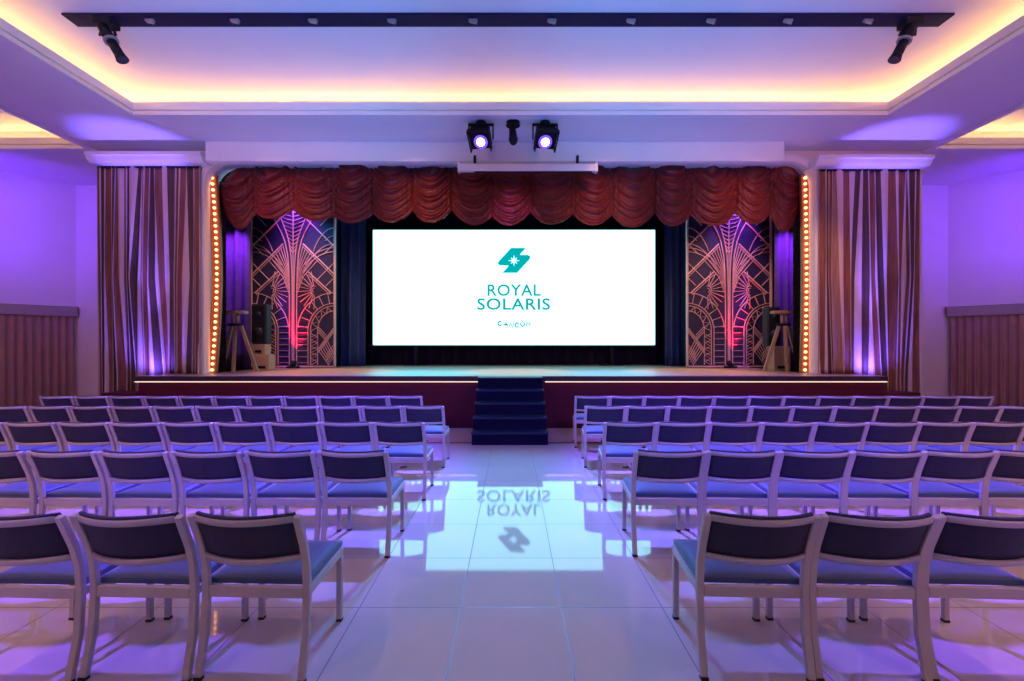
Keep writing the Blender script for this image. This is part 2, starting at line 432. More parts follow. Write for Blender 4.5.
RS = [(1, (76, 104), (76, 100), (75, 98)), (2, (108, 126), (105, 118), (122, 134)), (1, (127, 140), (119, 136), (134, 150)), (3, (146, 158), (146, 172), (164, 194)), (1, (205, 228), (205, 232), (200, 228)), (2, (270, 288), (240, 258), (240, 256)),
      (2, (306, 324), (303, 330), (305, 326)), (1, (340, 366), (345, 364), (368, 390)), (2, (370, 390), (390, 411), (394, 428)), (1, (440, 466), (437, 476), (434, 466)), (1, (500, 525), (478, 500), (470, 490)),
      (1, (532, 540), (538, 548), (504, 518)), (2, (540, 575), (549, 562), (518, 532)), (1, (580, 598), (568, 596), (564, 592))]
striped_curtain('stage_curtain', 'pale floor-length curtain with brown stripes right of the stage arch', 805, RS, 74, 602, 8.68, sx1, 1)

# ================================================================== VALANCE
val = thing('valance', 'deep red velvet scalloped valance hanging across the top of the stage opening', 'valance', (0, 9.12, 5.2))
cus = [220, 255, 293.5, 334, 373, 413, 451.5, 492, 531, 573, 612, 655, 692, 736, 771, 804]
bot = [229, 220, 222, 224, 223.5, 224, 226, 226, 225.5, 226, 228.5, 227, 227, 225, 230]
cusy = [185, 212, 209, 216, 213, 210, 209.5, 216, 211, 213.5, 214, 212, 214, 212, 212, 182]
DV = 9.17
for k in range(15):
    x0, x1 = PX(cus[k] - 0.5, DV), PX(cus[k + 1] + 0.5, DV)
    zt_l, zt_r = 5.32, 5.32
    if k == 0: zt_l, zt_r = 4.90, 5.32
    if k == 14: zt_l, zt_r = 5.32, 4.90
    rnd = random.Random(100 + k); ph = rnd.uniform(0, 6.28); nr = rnd.uniform(12, 15); sk = rnd.uniform(-0.12, 0.12)
    deep = rnd.uniform(0.7, 1.15)
    zl, zr, zc = PZ(cusy[k], DV), PZ(cusy[k + 1], DV), PZ(bot[k], DV)
    def fn(a, v, x0=x0, x1=x1, ph=ph, nr=nr, sk=sk, deep=deep, zl=zl, zr=zr, zc=zc, a0=zt_l, a1=zt_r, k=k):
        s = 1 - v                                  # 0 top .. 1 bottom
        aa = a + sk * math.sin(PI * a) * 0.5
        hump = max(0.0, 1 - abs(2 * aa - 1) ** 2.2)
        ze = zl + (zr - zl) * a
        sag = min(ze, (zl + zr) / 2) - zc if not (k in (0, 14)) else ((zl + zr) / 2 - zc)
        zbot = ze - sag * hump
        if k == 0: ztop = a0 + (a1 - a0) * min(1, math.sin(min(1, a * 1.6) * PI / 2))
        elif k == 14: ztop = a1 + (a0 - a1) * min(1, math.sin(min(1, (1 - a) * 1.6) * PI / 2))
        else: ztop = 5.32
        # gathered U folds: few deep loops at the top, dense thin ones to the bottom
        q = s - 0.62 * hump * (1 - 0.85 * s)
        q2 = max(0.0, (q + 0.62) / 1.62)
        ph_ = nr * q2 ** 1.9 + 0.20 * math.sin(4.1 * a + ph) + 0.10 * math.sin(11 * a + 2 * ph) + ph
        fr = ph_ - math.floor(ph_); idx = math.floor(ph_)
        rw = 0.55 + 0.45 * math.sin(idx * 2.4 + ph * 3)
        ridge = math.sin(PI * fr) ** 0.75 if fr < 0.5 else math.sin(PI * fr) ** 1.8
        amp = (0.19 - 0.12 * min(1, s * 1.25)) * deep * (0.25 + 0.75 * hump ** 0.7)
        dep = amp * rw * ridge + 0.010 * math.sin(2 * PI * (ph_ * 2.3) + 3 * a) * (0.3 + 0.7 * s)
        dep += 0.15 * hump * (0.2 + 0.8 * math.sin(PI * min(1, s * 0.92)))
        vert = 0.030 * math.sin(2 * PI * 10 * abs(a - 0.5) + ph) * (1 - hump) * (1.1 - 0.5 * s)
        z = ztop + (zbot - ztop) * s
        x = x0 + (x1 - x0) * a
        return (x, DV + 0.03 - dep - vert, z)
    b = bm_new(); grid(b, 36, 110, fn)
    bmesh.ops.recalc_face_normals(b, faces=b.faces[:])
    part('swag', b, M['velvet'], val)
    if k in (0, 14): continue
b = bm_new(); box(b, ol + 0.3, orr - 0.3, DV + 0.07, DV + 0.11, 5.28, 5.34); part('batten', b, M['black'], val)

# projection screen case under the header
t = thing('screen_case', 'long white roller screen case under the ceiling beam above the stage', 'screen case', (PX(527, 8.4), 8.4, 4.98))
b = bm_new(); box(b, PX(459, 8.4), PX(596, 8.4), 8.36, 8.46, 4.92, 5.06); bevel(b, 0.012); part('case', b, M['bar_white'], t)
b = bm_new(); box(b, PX(458, 8.4), PX(460, 8.4), 8.35, 8.465, 4.905, 5.075); box(b, PX(595, 8.4), PX(597.5, 8.4), 8.35, 8.465, 4.905, 5.075); part('end_cap', b, M['bar_white'], t)
b = bm_new(); box(b, PX(475, 8.4), PX(592, 8.4), 8.39, 8.43, 4.895, 4.925); part('bottom_slot', b, M['black'], t)
b = bm_new(); box(b, -0.75, -0.70, 8.44, 8.47, 5.0, 5.25); box(b, 1.25, 1.30, 8.44, 8.47, 5.0, 5.25); part('hanging_bracket', b, M['black'], t)

# ================================================================== MARQUEE BULB STRIPS
def bulb_strip(label, xm, side, bow):
    d = 8.945
    xa = PX(xm, d)
    t = thing('marquee_light_strip', label, 'light strip', (xa, d, Z_ST), group='bulb strips framing the stage')
    z0, z1 = Z_ST + 0.02, PZ(176, d)
    def cx(z): 
        f = (z - z0) / (z1 - z0); return xa + bow * math.sin(PI * f)
    b = bm_new()
    sweep(b, [(cx(z0 + (z1 - z0) * k / 16), d, z0 + (z1 - z0) * k / 16) for k in range(17)], 0.15, 0.03, up=Vector((0, -1, 0)))
    part('board', b, M['bulb_board'], t)
    b = bm_new(); x_in, x_out = cx(z0), xa
    for s in (-1, 1):
        sweep(b, [(cx(z0 + (z1 - z0) * k / 16) + s * 0.085, d - 0.02, z0 + (z1 - z0) * k / 16) for k in range(17)], 0.02, 0.06, up=Vector((0, -1, 0)))
    part('edge_strip', b, M['bulb_board'], t)
    n = 33
    bb = bm_new(); bmesh.ops.create_uvsphere(bb, u_segments=12, v_segments=8, radius=0.028)
    for f in bb.faces: f.smooth = True
    me = bpy.data.meshes.new('bulb'); bb.to_mesh(me); bb.free(); me.materials.append(M['bulb'])
    for k in range(n):
        z = z0 + 0.05 + (z1 - z0 - 0.1) * k / (n - 1)
        o = bpy.data.objects.new('bulb', me); C.objects.link(o); o.parent = t
        o.location = (cx(z) - xa, -0.035, z - Z_ST)
bulb_strip('amber marquee bulb strip up the left edge of the stage opening', 213, -1, 0.10)
bulb_strip('amber marquee bulb strip up the right edge of the stage opening', 804, 1, 0.03)
# textured dark boards behind the bulbs
for lab, x0, x1 in (('dark textured board beside the left bulb strip', 205, 226), ('dark textured board beside the right bulb strip', 793, 815)):
    b = bm_new(); d = 9.26
    def fn(a, v, x0=x0, x1=x1): return (PX(x0 + (x1 - x0) * a, d), d + 0.012 * math.sin(v * 240), Z_ST + 0.01 + v * 4.4)
    grid(b, 4, 200, fn); bmesh.ops.solidify(b, geom=b.faces[:], thickness=0.02)
    tag(obj('ruffled_board', b, M['sequin']), lab, 'board', 'dark boards beside the bulbs')

# ================================================================== STAGE DRAPES
def drape(name, label, cat, x0, x1, d, z0, z1, waves, amp, m, group=None, seed=1):
    r = random.Random(seed); ph = r.uniform(0, 6)
    b = bm_new()
    def fn(a, v): 
        return (x0 + (x1 - x0) * a, d + amp * math.sin(2 * PI * waves * a + ph + 0.5 * math.sin(3 * a + 2 * v)) * (0.6 + 0.4 * (1 - v)), z0 + (z1 - z0) * v)
    grid(b, int(waves * 8), 12, fn); bmesh.ops.recalc_face_normals(b, faces=b.faces[:]); bmesh.ops.solidify(b, geom=b.faces[:], thickness=0.006)
    o = obj(name, b, m); return tag(o, label, cat, group)
drape('wing_curtain', 'dark wing curtain washed purple between left bulbs and left patterned panel', 'curtain', PX(205, 10.4), PX(250, 10.4), 10.4, Z_ST + 0.01, 5.9, 5, 0.05, M['wing'], 'wing curtains', 3)
drape('wing_curtain', 'dark wing curtain washed purple between right bulbs and right patterned panel', 'curtain', PX(775, 10.4), PX(815, 10.4), 10.4, Z_ST + 0.01, 5.9, 5, 0.05, M['wing'], 'wing curtains', 4)
drape('leg_curtain', 'navy curtain between the left patterned panel and the bright screen', 'curtain', PX(325, 11.9), PX(366, 11.9), 11.9, Z_ST + 0.01, 6.2, 5, 0.07, M['navy_drape'], 'navy leg curtains', 5)
drape('leg_curtain', 'navy curtain between the bright screen and the right patterned panel', 'curtain', PX(664, 11.9), PX(700, 11.9), 11.9, Z_ST + 0.01, 6.2, 5, 0.07, M['navy_drape'], 'navy leg curtains', 6)
drape('backdrop_curtain', 'black curtain across the back of the stage behind the screen', 'curtain', -7.4, 7.4, 13.0, Z_ST + 0.01, 6.3, 40, 0.08, M['black_drape'], None, 8)

# ================================================================== SCREEN
DS_ = 12.3
s0, s1, sz0, sz1 = PX(373, DS_), PX(655, DS_), PZ(345, DS_), PZ(230, DS_)
scr = thing('led_screen', 'large bright white screen with a teal emblem and lettering above the stage', 'screen', ((s0 + s1) / 2, DS_, sz0))
b = bm_new(); box(b, s0, s1, DS_, DS_ + 0.03, sz0, sz1); part('display', b, M['screen'], scr)
b = bm_new(); box(b, s0 - 0.04, s1 + 0.04, DS_ + 0.03, DS_ + 0.14, sz0 - 0.04, sz1 + 0.04); part('housing', b, M['black'], scr)
b = bm_new()
for xx in (s0 + 1.2, s1 - 1.2): 
    box(b, xx - 0.05, xx + 0.05, DS_ + 0.05, DS_ + 0.14, Z_ST, sz0 - 0.03); box(b, xx - 0.3, xx + 0.3, DS_ - 0.05, DS_ + 0.4, Z_ST, Z_ST + 0.04)
part('stand', b, M['black'], scr)
# emblem (from zoomed reading: x = 480 + zx/7.1625, y = 240 + zy/7.168)
def LP(zx, zy): return (PX(480 + zx / 7.1625, DS_), PZ(240 + zy / 7.168, DS_))
def poly_extrude(bm, pts, y0, y1):
    A = [bm.verts.new((x, y0, z)) for x, z in pts]; B = [bm.verts.new((x, y1, z)) for x, z in pts]
    bm.faces.new(A); bm.faces.new(B[::-1]); n = len(pts)
    for k in range(n): bm.faces.new((A[k], A[(k + 1) % n], B[(k + 1) % n], B[k]))
star = []
for k in range(16):
    r = 42 if k % 4 == 0 else (33 if k % 2 == 0 else 12); a = 2 * PI * k / 16
    star.append((243 + r * math.sin(a), 148 - r * math.cos(a)))
# upper-left half and lower-right half of the emblem
up = [(222, 57), (328, 57), (285, 107), (270, 118), (205, 183), (140, 181), (128, 172), (129, 160), (140, 146)]
dn = [(283, 107), (345, 107), (359, 117), (360, 130), (350, 145), (265, 236), (160, 236), (207, 183)]
b = bm_new(); poly_extrude(b, [LP(*p) for p in up], DS_ - 0.008, DS_); poly_extrude(b, [LP(*p) for p in dn], DS_ - 0.0085, DS_)
# diagonal bar filling the middle of the emblem
poly_extrude(b, [LP(*p) for p in [(290, 100), (283, 107), (330, 120), (205, 184), (180, 183), (205, 120)]], DS_ - 0.009, DS_)
em = part('emblem', b, M['logo'], scr)
b = bm_new(); poly_extrude(b, [LP(*p) for p in star], DS_ - 0.014, DS_ - 0.009); part('emblem_star', b, M['screen'], em)
def text_bm(bm, s, zx0, zx1, zy_top, zy_bot, rot=0.0, bold=0.018):
    """one word of lettering fitted into a box on the display"""
    cu = bpy.data.curves.new('lettering', 'FONT'); cu.body = s; cu.extrude = 0.004; cu.resolution_u = 4; cu.space_character = 1.06; cu.offset = bold
    o = bpy.data.objects.new('lettering', cu); C.objects.link(o)
    dg = bpy.context.evaluated_depsgraph_get(); me = bpy.data.meshes.new_from_object(o.evaluated_get(dg))
    bpy.data.objects.remove(o); bpy.data.curves.remove(cu)
    xs_ = [v.co.x for v in me.vertices]; ys_ = [v.co.y for v in me.vertices]
    bx0, bx1, by0, by1 = min(xs_), max(xs_), min(ys_), max(ys_)
    X0, Z1 = LP(zx0, zy_top); X1, Z0 = LP(zx1, zy_bot)
    tmp = bmesh.new(); tmp.from_mesh(me)
    for v in tmp.verts:
        x = (v.co.x - bx0) / (bx1 - bx0); y = (v.co.y - by0) / (by1 - by0); z = v.co.z
        px, pz = X0 + (X1 - X0) * x, Z0 + (Z1 - Z0) * y
        if rot:
            cx_, cz_ = (X0 + X1) / 2, (Z0 + Z1) / 2
            dx, dz = px - cx_, pz - cz_; px = cx_ + dx * math.cos(rot) - dz * math.sin(rot); pz = cz_ + dx * math.sin(rot) + dz * math.cos(rot)
        v.co = (px, DS_ - 0.006 - z, pz)
    m2 = bpy.data.meshes.new('t'); tmp.to_mesh(m2); tmp.free(); bm.from_mesh(m2)
    bpy.data.meshes.remove(m2); bpy.data.meshes.remove(me)
b = bm_new(); text_bm(b, 'ROYAL', 54, 436, 317, 402); part('lettering', b, M['logo_text'], scr, norm=False)
b = bm_new(); text_bm(b, 'SOLARIS', -20, 502, 417, 502); part('lettering', b, M['logo_text'], scr, norm=False)
b = bm_new()
GL = {'C': [[(1, .85), (.7, 1), (.3, 1), (0, .7), (0, .3), (.3, 0), (.7, 0), (1, .15)]], 'A': [[(0, 0), (.5, 1), (1, 0)], [(.2, .35), (.8, .35)]],
      'N': [[(0, 0), (0, 1), (1, 0), (1, 1)]], 'U': [[(0, 1), (0, .3), (.3, 0), (.7, 0), (1, .3), (1, 1)], [(.4, 1.2), (.7, 1.5)]]}
for ch, xa, yo, w_, rt in (('C', 130, -8, 26, 0.05), ('A', 173, -3, 26, -0.15), ('N', 212, 4, 26, -0.2), ('C', 252, 4, 26, 0.0), ('U', 293, -1, 24, 0.15), ('N', 333, -6, 26, 0.1)):
    for st__ in GL[ch]:
        pts_ = []
        for (gx, gz) in st__:
            dx, dz = (gx - .5) * w_, (gz - .5) * 27
            pts_.append((xa + w_ / 2 + dx * math.cos(rt) - dz * math.sin(rt), 606 + yo - (dx * math.sin(rt) + dz * math.cos(rt))))
        pp = [LP(*q_) for q_ in pts_]
        sweep(b, [(x_, DS_ - 0.006, z_) for x_, z_ in pp], 0.038, 0.01, up=Vector((0, -1, 0)))
part('lettering', b, M['logo_grey'], scr)

# ================================================================== ART DECO PANELS
def deco_panel(label, xc, d):
    k = d / F
    X0 = PX(xc, d)
    t = thing('patterned_panel', label, 'panel', (X0, d, Z_ST), group='patterned stage panels')
    def W(u, v): return (X0 + u * k, v * k + Z_ST + 0.02)
    H = 172
    b = bm_new(); x0, _ = W(-42.5, 0); x1, zt = W(42.5, H); box(b, x0, x1, d + 0.02, d + 0.06, Z_ST, zt); part('backing', b, M['panel_back'], t)
    b = bm_new()
    for s in (-1, 1):
        sweep(b, [(*W(s * 41.8, 0)[:1], d, Z_ST + 0.01), (W(s * 41.8, 0)[0], d, zt)], 0.045, 0.05, up=Vector((0, -1, 0)))
    sweep(b, [(x0, d, zt - 0.02), (x1, d, zt - 0.02)], 0.045, 0.05, up=Vector((0, -1, 0)))
    sweep(b, [(x0, d, Z_ST + 0.03), (x1, d, Z_ST + 0.03)], 0.03, 0.05, up=Vector((0, -1, 0)))
    part('frame', b, M['lattice'], t)
    b = bm_new(); n_ = [0]
    def line(pts, w=0.8, both=True):
        for s in ((-1, 1) if both else (1,)):
            n_[0] += 1
            sweep(b, [(W(s * u, v)[0], d + 0.005 + 0.0004 * (n_[0] % 9), W(s * u, v)[1]) for u, v in pts], w * k * 0.68, 0.03, up=Vector((0, -1, 0)))
    def arc(cu, cv, ru, rv, a0, a1, n=14): return [(cu + ru * math.cos(a0 + (a1 - a0) * i / n), cv + rv * math.sin(a0 + (a1 - a0) * i / n)) for i in range(n + 1)]
    # stem and flared tusks
    tusk = [(3.6, 2), (3.6, 60), (3.8, 80), (4.3, 98), (5.4, 112), (8.4, 126), (12, 135), (17, 144), (21, 152), (26, 164)]
    line(tusk, 0.9); line([(max(0.9, u * 0.72 - 1.7), v) for u, v in tusk], 0.8)
    line([(0, 2), (0, 160)], 0.7, False)
    # feathers between the tusks
    for i in range(12):
        v = 116 + i * 4.0; wu = 1.5 + (v - 112) * 0.30
        line([(0.6, v - 1.6), (wu * 0.5, v - 0.2), (wu, v + 2.2)], 0.55)
    # diamond bands
    for (a, c) in (((0, 161), (41.5, 120)), ((10, 123), (41.5, 92)), ((14.5, 95.5), (38, 74))):
        line([a, c], 1.5)
        line([(a[0] + 0.6, a[1] - 3.4), (c[0] - 1.0, c[1] - 2.0)], 0.6) if a[0] > 0 else None
    for (a, c) in (((41, 104), (23, 86)), ((41, 89), (33, 81)), ((27, 141), (41, 156)), ((30, 112), (41, 123))): line([a, c], 0.8)
    # upper arcs
    line(arc(41.5, 82, 26, 57, PI * 0.5, PI * 0.80), 0.7)
    line(arc(41.5, 72, 36.5, 43, PI * 0.5, PI * 0.93), 0.8)
    line(arc(41.5, 72, 38.5, 47, PI * 0.5, PI * 0.78), 0.7)
    line(arc(41.5, 78, 30, 45, PI * 0.5, PI * 0.75), 0.7)
    line(arc(41.5, 90, 20, 41, PI * 0.5, PI * 0.66), 0.6)
    # fan of spokes from the stem
    for i in range(7):
        f = i / 6; line([(4.3, 96 - 22 * f), (6 + 4 * f, 104 - 14 * f), (10 + 15 * f, 121 - 14 * f)], 0.55)
    # small sunburst
    cu, cv = 21.0, 76.5
    line(arc(cu, cv, 3.2, 4.4, PI * 0.35, PI * 1.45), 0.7); line(arc(cu, cv, 1.6, 2.2, PI * 0.35, PI * 1.45), 0.6)
    for i in range(11):
        a = PI * (0.55 + 0.95 * i / 10); ex = cu + 18 * math.cos(a); ey = cv + 19 * math.sin(a)
        f = 1.0
        if ex < 5.0: f = (cu - 5.0) / (cu - ex)
        line([(cu + 3.4 * math.cos(a), cv + 4.6 * math.sin(a)), (cu + (ex - cu) * f, cv + (ey - cv) * f)], 0.6)
    # lower arches
    line(arc(41.5, 36, 37.0, 38, PI * 0.5, PI * 0.97, 18), 0.9)
    line(arc(41.5, 36, 26.5, 27.5, PI * 0.5, PI, 18) + [(15, 2)], 0.9)
    line(arc(41.5, 36, 24.0, 25, PI * 0.5, PI, 18) + [(17.5, 2)], 0.8)
    line(arc(41.5, 36, 17.0, 20, PI * 0.5, PI, 18) + [(24.5, 2)], 0.8)
    for i in range(6):
        a = PI * (0.56 + 0.40 * i / 5); line([(41.5 + 27 * math.cos(a), 36 + 28 * math.sin(a)), (41.5 + 36.5 * math.cos(a), 36 + 37.5 * math.sin(a))], 0.6)
    for i in range(7): line([(4, 40 - 6 * i), (15, 40 - 6 * i)], 0.6)
    zig = []
    for i in range(10):
        a = PI * (0.55 + 0.45 * i / 9); r = 23.5 if i % 2 else 17.5
        zig.append((41.5 + r * math.cos(a), 36 + (r + 1.5) * math.sin(a)))
    for i in range(11): zig.append((18 if i % 2 == 0 else 24, 33 - 3.1 * i))
    line(zig, 0.8)
    for i in range(5): line([(18.5, 30 - 6.2 * i), (23, 32 - 6.2 * i)], 0.7)
    # crossed bands in the lower corner
    for o_ in (0, 2.0, 4.0): line([(25, 18 - o_), (41.5, 40 - o_)], 0.8)
    for o_ in (0, 2.6, 5.2): line([(25, 40 - o_), (33, 31.5 - o_)], 0.7)
    for o_ in (-3, 0, 3): line([(33, 9 + o_), (41.5, 20 + o_)], 0.6)
    for i in range(6): line([(25 + i * 1.8, 17 + i * 1.9), (36 + i * 1.1, 1.5 + i * 1.8)], 0.7)
    part('metal_pattern', b, M['lattice'], t)
deco_panel('navy panel with rose-metal fan pattern left of the screen', 293, 11.2)
deco_panel('navy panel with rose-metal fan pattern right of the screen', 729, 11.2)

# small uplights at the panel feet
for lab, xc in (('small black uplight glowing red at the foot of the left patterned panel', 293.5), ('small black uplight glowing red at the foot of the right patterned panel', 730)):
    X = PX(xc, 10.95)
    t = thing('floor_uplight', lab, 'uplight', (X, 10.95, Z_ST), group='panel uplights')
    b = bm_new(); box(b, X - 0.15, X + 0.15, 10.86, 10.98, Z_ST + 0.002, Z_ST + 0.05); bevel(b, 0.01); part('base', b, M['black'], t)
    b = bm_new(); tube(b, (X, 10.90, Z_ST + 0.05), (X, 10.99, Z_ST + 0.15), 0.06, 0.07, 14); part('lamp_head', b, M['black'], t)

# ================================================================== STAGE PROPS
def tripod(label, xc, d, feet, hz):
    X = PX(xc, d)
    t = thing('wooden_tripod', label, 'tripod', (X, d, Z_ST), group='wooden tripods')
    zt = Z_ST + hz
    b = bm_new(); box(b, X - 0.26, X + 0.24, d - 0.09, d + 0.09, zt - 0.07, zt); bevel(b, 0.012); part('top_plate', b, M['tripod'], t)
    b = bm_new(); tube(b, (X - 0.05, d, zt - 0.28), (X - 0.05, d, zt - 0.07), 0.03); tube(b, (X + 0.05, d, zt - 0.28), (X + 0.05, d, zt - 0.07), 0.03)
    part('neck', b, M['tripod'], t)
    b = bm_new(); box(b, X - 0.16, X + 0.14, d - 0.05, d + 0.05, zt - 0.33, zt - 0.28); bevel(b, 0.008); part('hub', b, M['black'], t)
    for fx, fy in feet:
        hx = X + (fx * 0.25); b = bm_new()
        sweep(b, [(hx, d + fy * 0.15, zt - 0.30), (X + fx, d + fy, Z_ST + 0.005)], 0.065, 0.045, up=Vector((0, -1, 0))); part('leg', b, M['tripod'], t)
tripod('wooden tripod stand on stage beside the left bulb strip', 235.5, 9.5, ((-0.36, 0.1), (0.03, -0.12), (0.40, 0.12)), 1.33)
tripod('wooden tripod stand on stage beside the right bulb strip', 784, 9.5, ((-0.36, 0.12), (0.0, -0.12), (0.40, 0.1)), 1.33)

def case(label, x0, x1, d, z0, h, name='equipment_case'):
    xa, xb = PX(x0, d), PX(x1, d)
    t = thing(name, label, 'case', ((xa + xb) / 2, d, z0), group='tan equipment cases')
    b = bm_new(); box(b, xa, xb, d, d + 0.26, z0, z0 + h); bevel(b, 0.012); part('body', b, M['case'], t)
    b = bm_new(); box(b, xa + 0.08, xb - 0.08 if xb - xa < 0.45 else xa + 0.34, d - 0.006, d + 0.01, z0 + 0.04, z0 + 0.10); part('handle_slot', b, M['black'], t)
    for xx in (xa, xb - 0.03):
        b = bm_new(); box(b, xx, xx + 0.03, d - 0.008, d + 0.01, z0, z0 + h); part('corner_strip', b, M['case'], t)
def speaker(label, x0, x1, d, z0, h):
    xa, xb = PX(x0, d), PX(x1, d); xm = (xa + xb) / 2
    t = thing('loudspeaker', label, 'speaker', (xm, d, z0), group='stage loudspeakers')
    b = bm_new(); box(b, xa, xb, d, d + 0.24, z0, z0 + h); bevel(b, 0.02, 2); part('cabinet', b, M['speaker'], t)
    b = bm_new(); box(b, xa + 0.03, xb - 0.03, d - 0.012, d + 0.005, z0 + 0.04, z0 + h - 0.04); bevel(b, 0.006); part('grille', b, M['black'], t)
    b = bm_new(); tube(b, (xm, d - 0.02, z0 + h * 0.3), (xm, d - 0.01, z0 + h * 0.3), 0.02, 0.13, 20); part('woofer', b, M['speaker'], t)
    b = bm_new(); tube(b, (xm, d - 0.02, z0 + h * 0.75), (xm, d - 0.01, z0 + h * 0.75), 0.015, 0.07, 16); part('tweeter', b, M['speaker'], t)
case('tan case on the stage floor under another case behind left tripod', 253, 269, 9.95, Z_ST, 0.36)
case('tan case stacked on another case under the left loudspeaker', 251.5, 265, 9.97, Z_ST + 0.362, 0.24)
speaker('dark loudspeaker standing on stacked tan cases behind the left tripod', 251, 266, 9.95, Z_ST + 0.604, 0.92)
case('tan case on the stage floor behind the right tripod', 774, 790, 9.95, Z_ST, 0.55)
speaker('dark loudspeaker standing on a tan case behind the right tripod', 768, 781, 9.97, Z_ST + 0.552, 0.90)

# ================================================================== WINDOW DRAPES
def window_drape(side):
    U = UL if side < 0 else UR; C0 = Vector((side * XB, DB, 0)); N = Vector((-side * 0.767, -0.641, 0))
    nm = 'left' if side < 0 else 'right'
    base = C0 + U * 1.1 + N * 0.1
    t = thing('pleated_drape', 'plain mauve pleated drape under a fabric pelmet on the %s wall' % nm, 'curtain', base, group='side wall drapes')
    def fn(a, v):
        s = 0.03 + 2.32 * a; w = 0.05 * math.sin(2 * PI * 17 * a + 0.6 * math.sin(7 * a)) * (0.55 + 0.45 * (1 - v)); p = C0 + U * (s + 0.012 * math.sin(2 * PI * 17 * a + 1.4) ) + N * (0.07 + w); return (p.x, p.y, 0.03 + 2.32 * v)
    b = bm_new(); grid(b, 200, 10, fn); bmesh.ops.recalc_face_normals(b, faces=b.faces[:]); bmesh.ops.solidify(b, geom=b.faces[:], thickness=0.005)
    part('cloth', b, M['drape'], t)
    b = bm_new()
    def P(s, n, z): p = C0 + U * s + N * n; return (p.x, p.y, z)
    s0_, s1_ = -0.015, 2.45; V = [b.verts.new(P(s, n, z)) for z in (2.26, 2.50) for n in (0.004, 0.14) for s in (s0_, s1_)]
    for f in ((0, 2, 3, 1), (4, 5, 7, 6), (0, 1, 5, 4), (2, 6, 7, 3), (0, 4, 6, 2), (1, 3, 7, 5)): b.faces.new([V[i] for i in f])
    bevel(b, 0.01); part('pelmet', b, M['pelmet'], t)
    b = bm_new(); V = [b.verts.new(P(s, n, z)) for z in (2.50, 2.525) for n in (0.004, 0.15) for s in (s0_ - 0.01, s1_)]
    for f in ((0, 2, 3, 1), (4, 5, 7, 6), (0, 1, 5, 4), (2, 6, 7, 3), (0, 4, 6, 2), (1, 3, 7, 5)): b.faces.new([V[i] for i in f])
    part('pelmet_top', b, M['bar_white'], t)
window_drape(-1); window_drape(1)

# ================================================================== CEILING FIXTURES
tx0, tx1 = PX(62, 6.0), PX(954, 6.0)
trk = thing('lighting_track', 'long dark lighting track running across the central ceiling tray', 'track', ((tx0 + tx1) / 2, 6.1, ZT - 0.03))
b = bm_new(); box(b, tx0, tx1, 5.99, 6.22, ZT - 0.03, ZT - 0.001); part('channel', b, M['track'], trk)
for xx in (150, 235, 313, 392, 473, 552, 631, 711, 788, 868):
    X = PX(xx, 6.08); b = bm_new(); box(b, X - 0.06, X + 0.06, 6.06, 6.10, ZT - 0.06, ZT - 0.03); tube(b, (X - 0.04, 6.08, ZT - 0.06), (X + 0.05, 6.08, ZT - 0.075), 0.015, 0.02, 8)
    part('clip', b, M['grey_metal'], trk)
def profile_spot(label, xt, xb, sgn):
    d = 6.1
    Xt, Xb = PX(xt, d), PX(xb, d); zt = ZT - 0.031
    t = thing('profile_spotlight', label, 'spotlight', (Xt, d, zt), group='profile spotlights')
    z1, z0 = PZ(27, d), PZ(61, d)
    A = Vector((Xt - sgn * 0.02, d - 0.05, z1)); B = Vector((Xb, d - 0.02, z0)); ax = (B - A)
    b = bm_new(); box(b, Xt - 0.10, Xt + 0.14, d - 0.10, d + 0.08, zt - 0.10, zt); bevel(b, 0.01); part('clamp', b, M['black'], t)
    b = bm_new()
    m = A + ax * 0.30
    for o_ in (-0.11, 0.11):
        sweep(b, [(Xt + 0.03 + o_ * 0.7, d, zt - 0.09), (m.x + o_, m.y, m.z)], 0.03, 0.015, up=Vector((0, -1, 0)))
    tube(b, (m.x - 0.12, m.y, m.z), (m.x + 0.12, m.y, m.z), 0.012)
    part('yoke', b, M['black'], t)
    b = bm_new(); tube(b, A, A + ax * 0.45, 0.06, 0.075, 16); tube(b, A + ax * 0.45, A + ax * 0.85, 0.06, 0.062, 16); tube(b, A + ax * 0.83, B, 0.060, 0.078, 16); part('barrel', b, M['black'], t)
    b = bm_new(); tube(b, A + ax * 0.43, A + ax * 0.49, 0.09, 0.09, 16); part('shutter_ring', b, M['grey_metal'], t)
    b = bm_new(); tube(b, A + ax * 0.985, B + ax.normalized() * 0.006, 0.066, 0.066, 16); part('lens', b, M['dead_lens'], t)
profile_spot('black profile spotlight hanging at the left end of the ceiling track', 106, 124, 1)
profile_spot('black profile spotlight hanging at the right end of the ceiling track', 908, 893, -1)

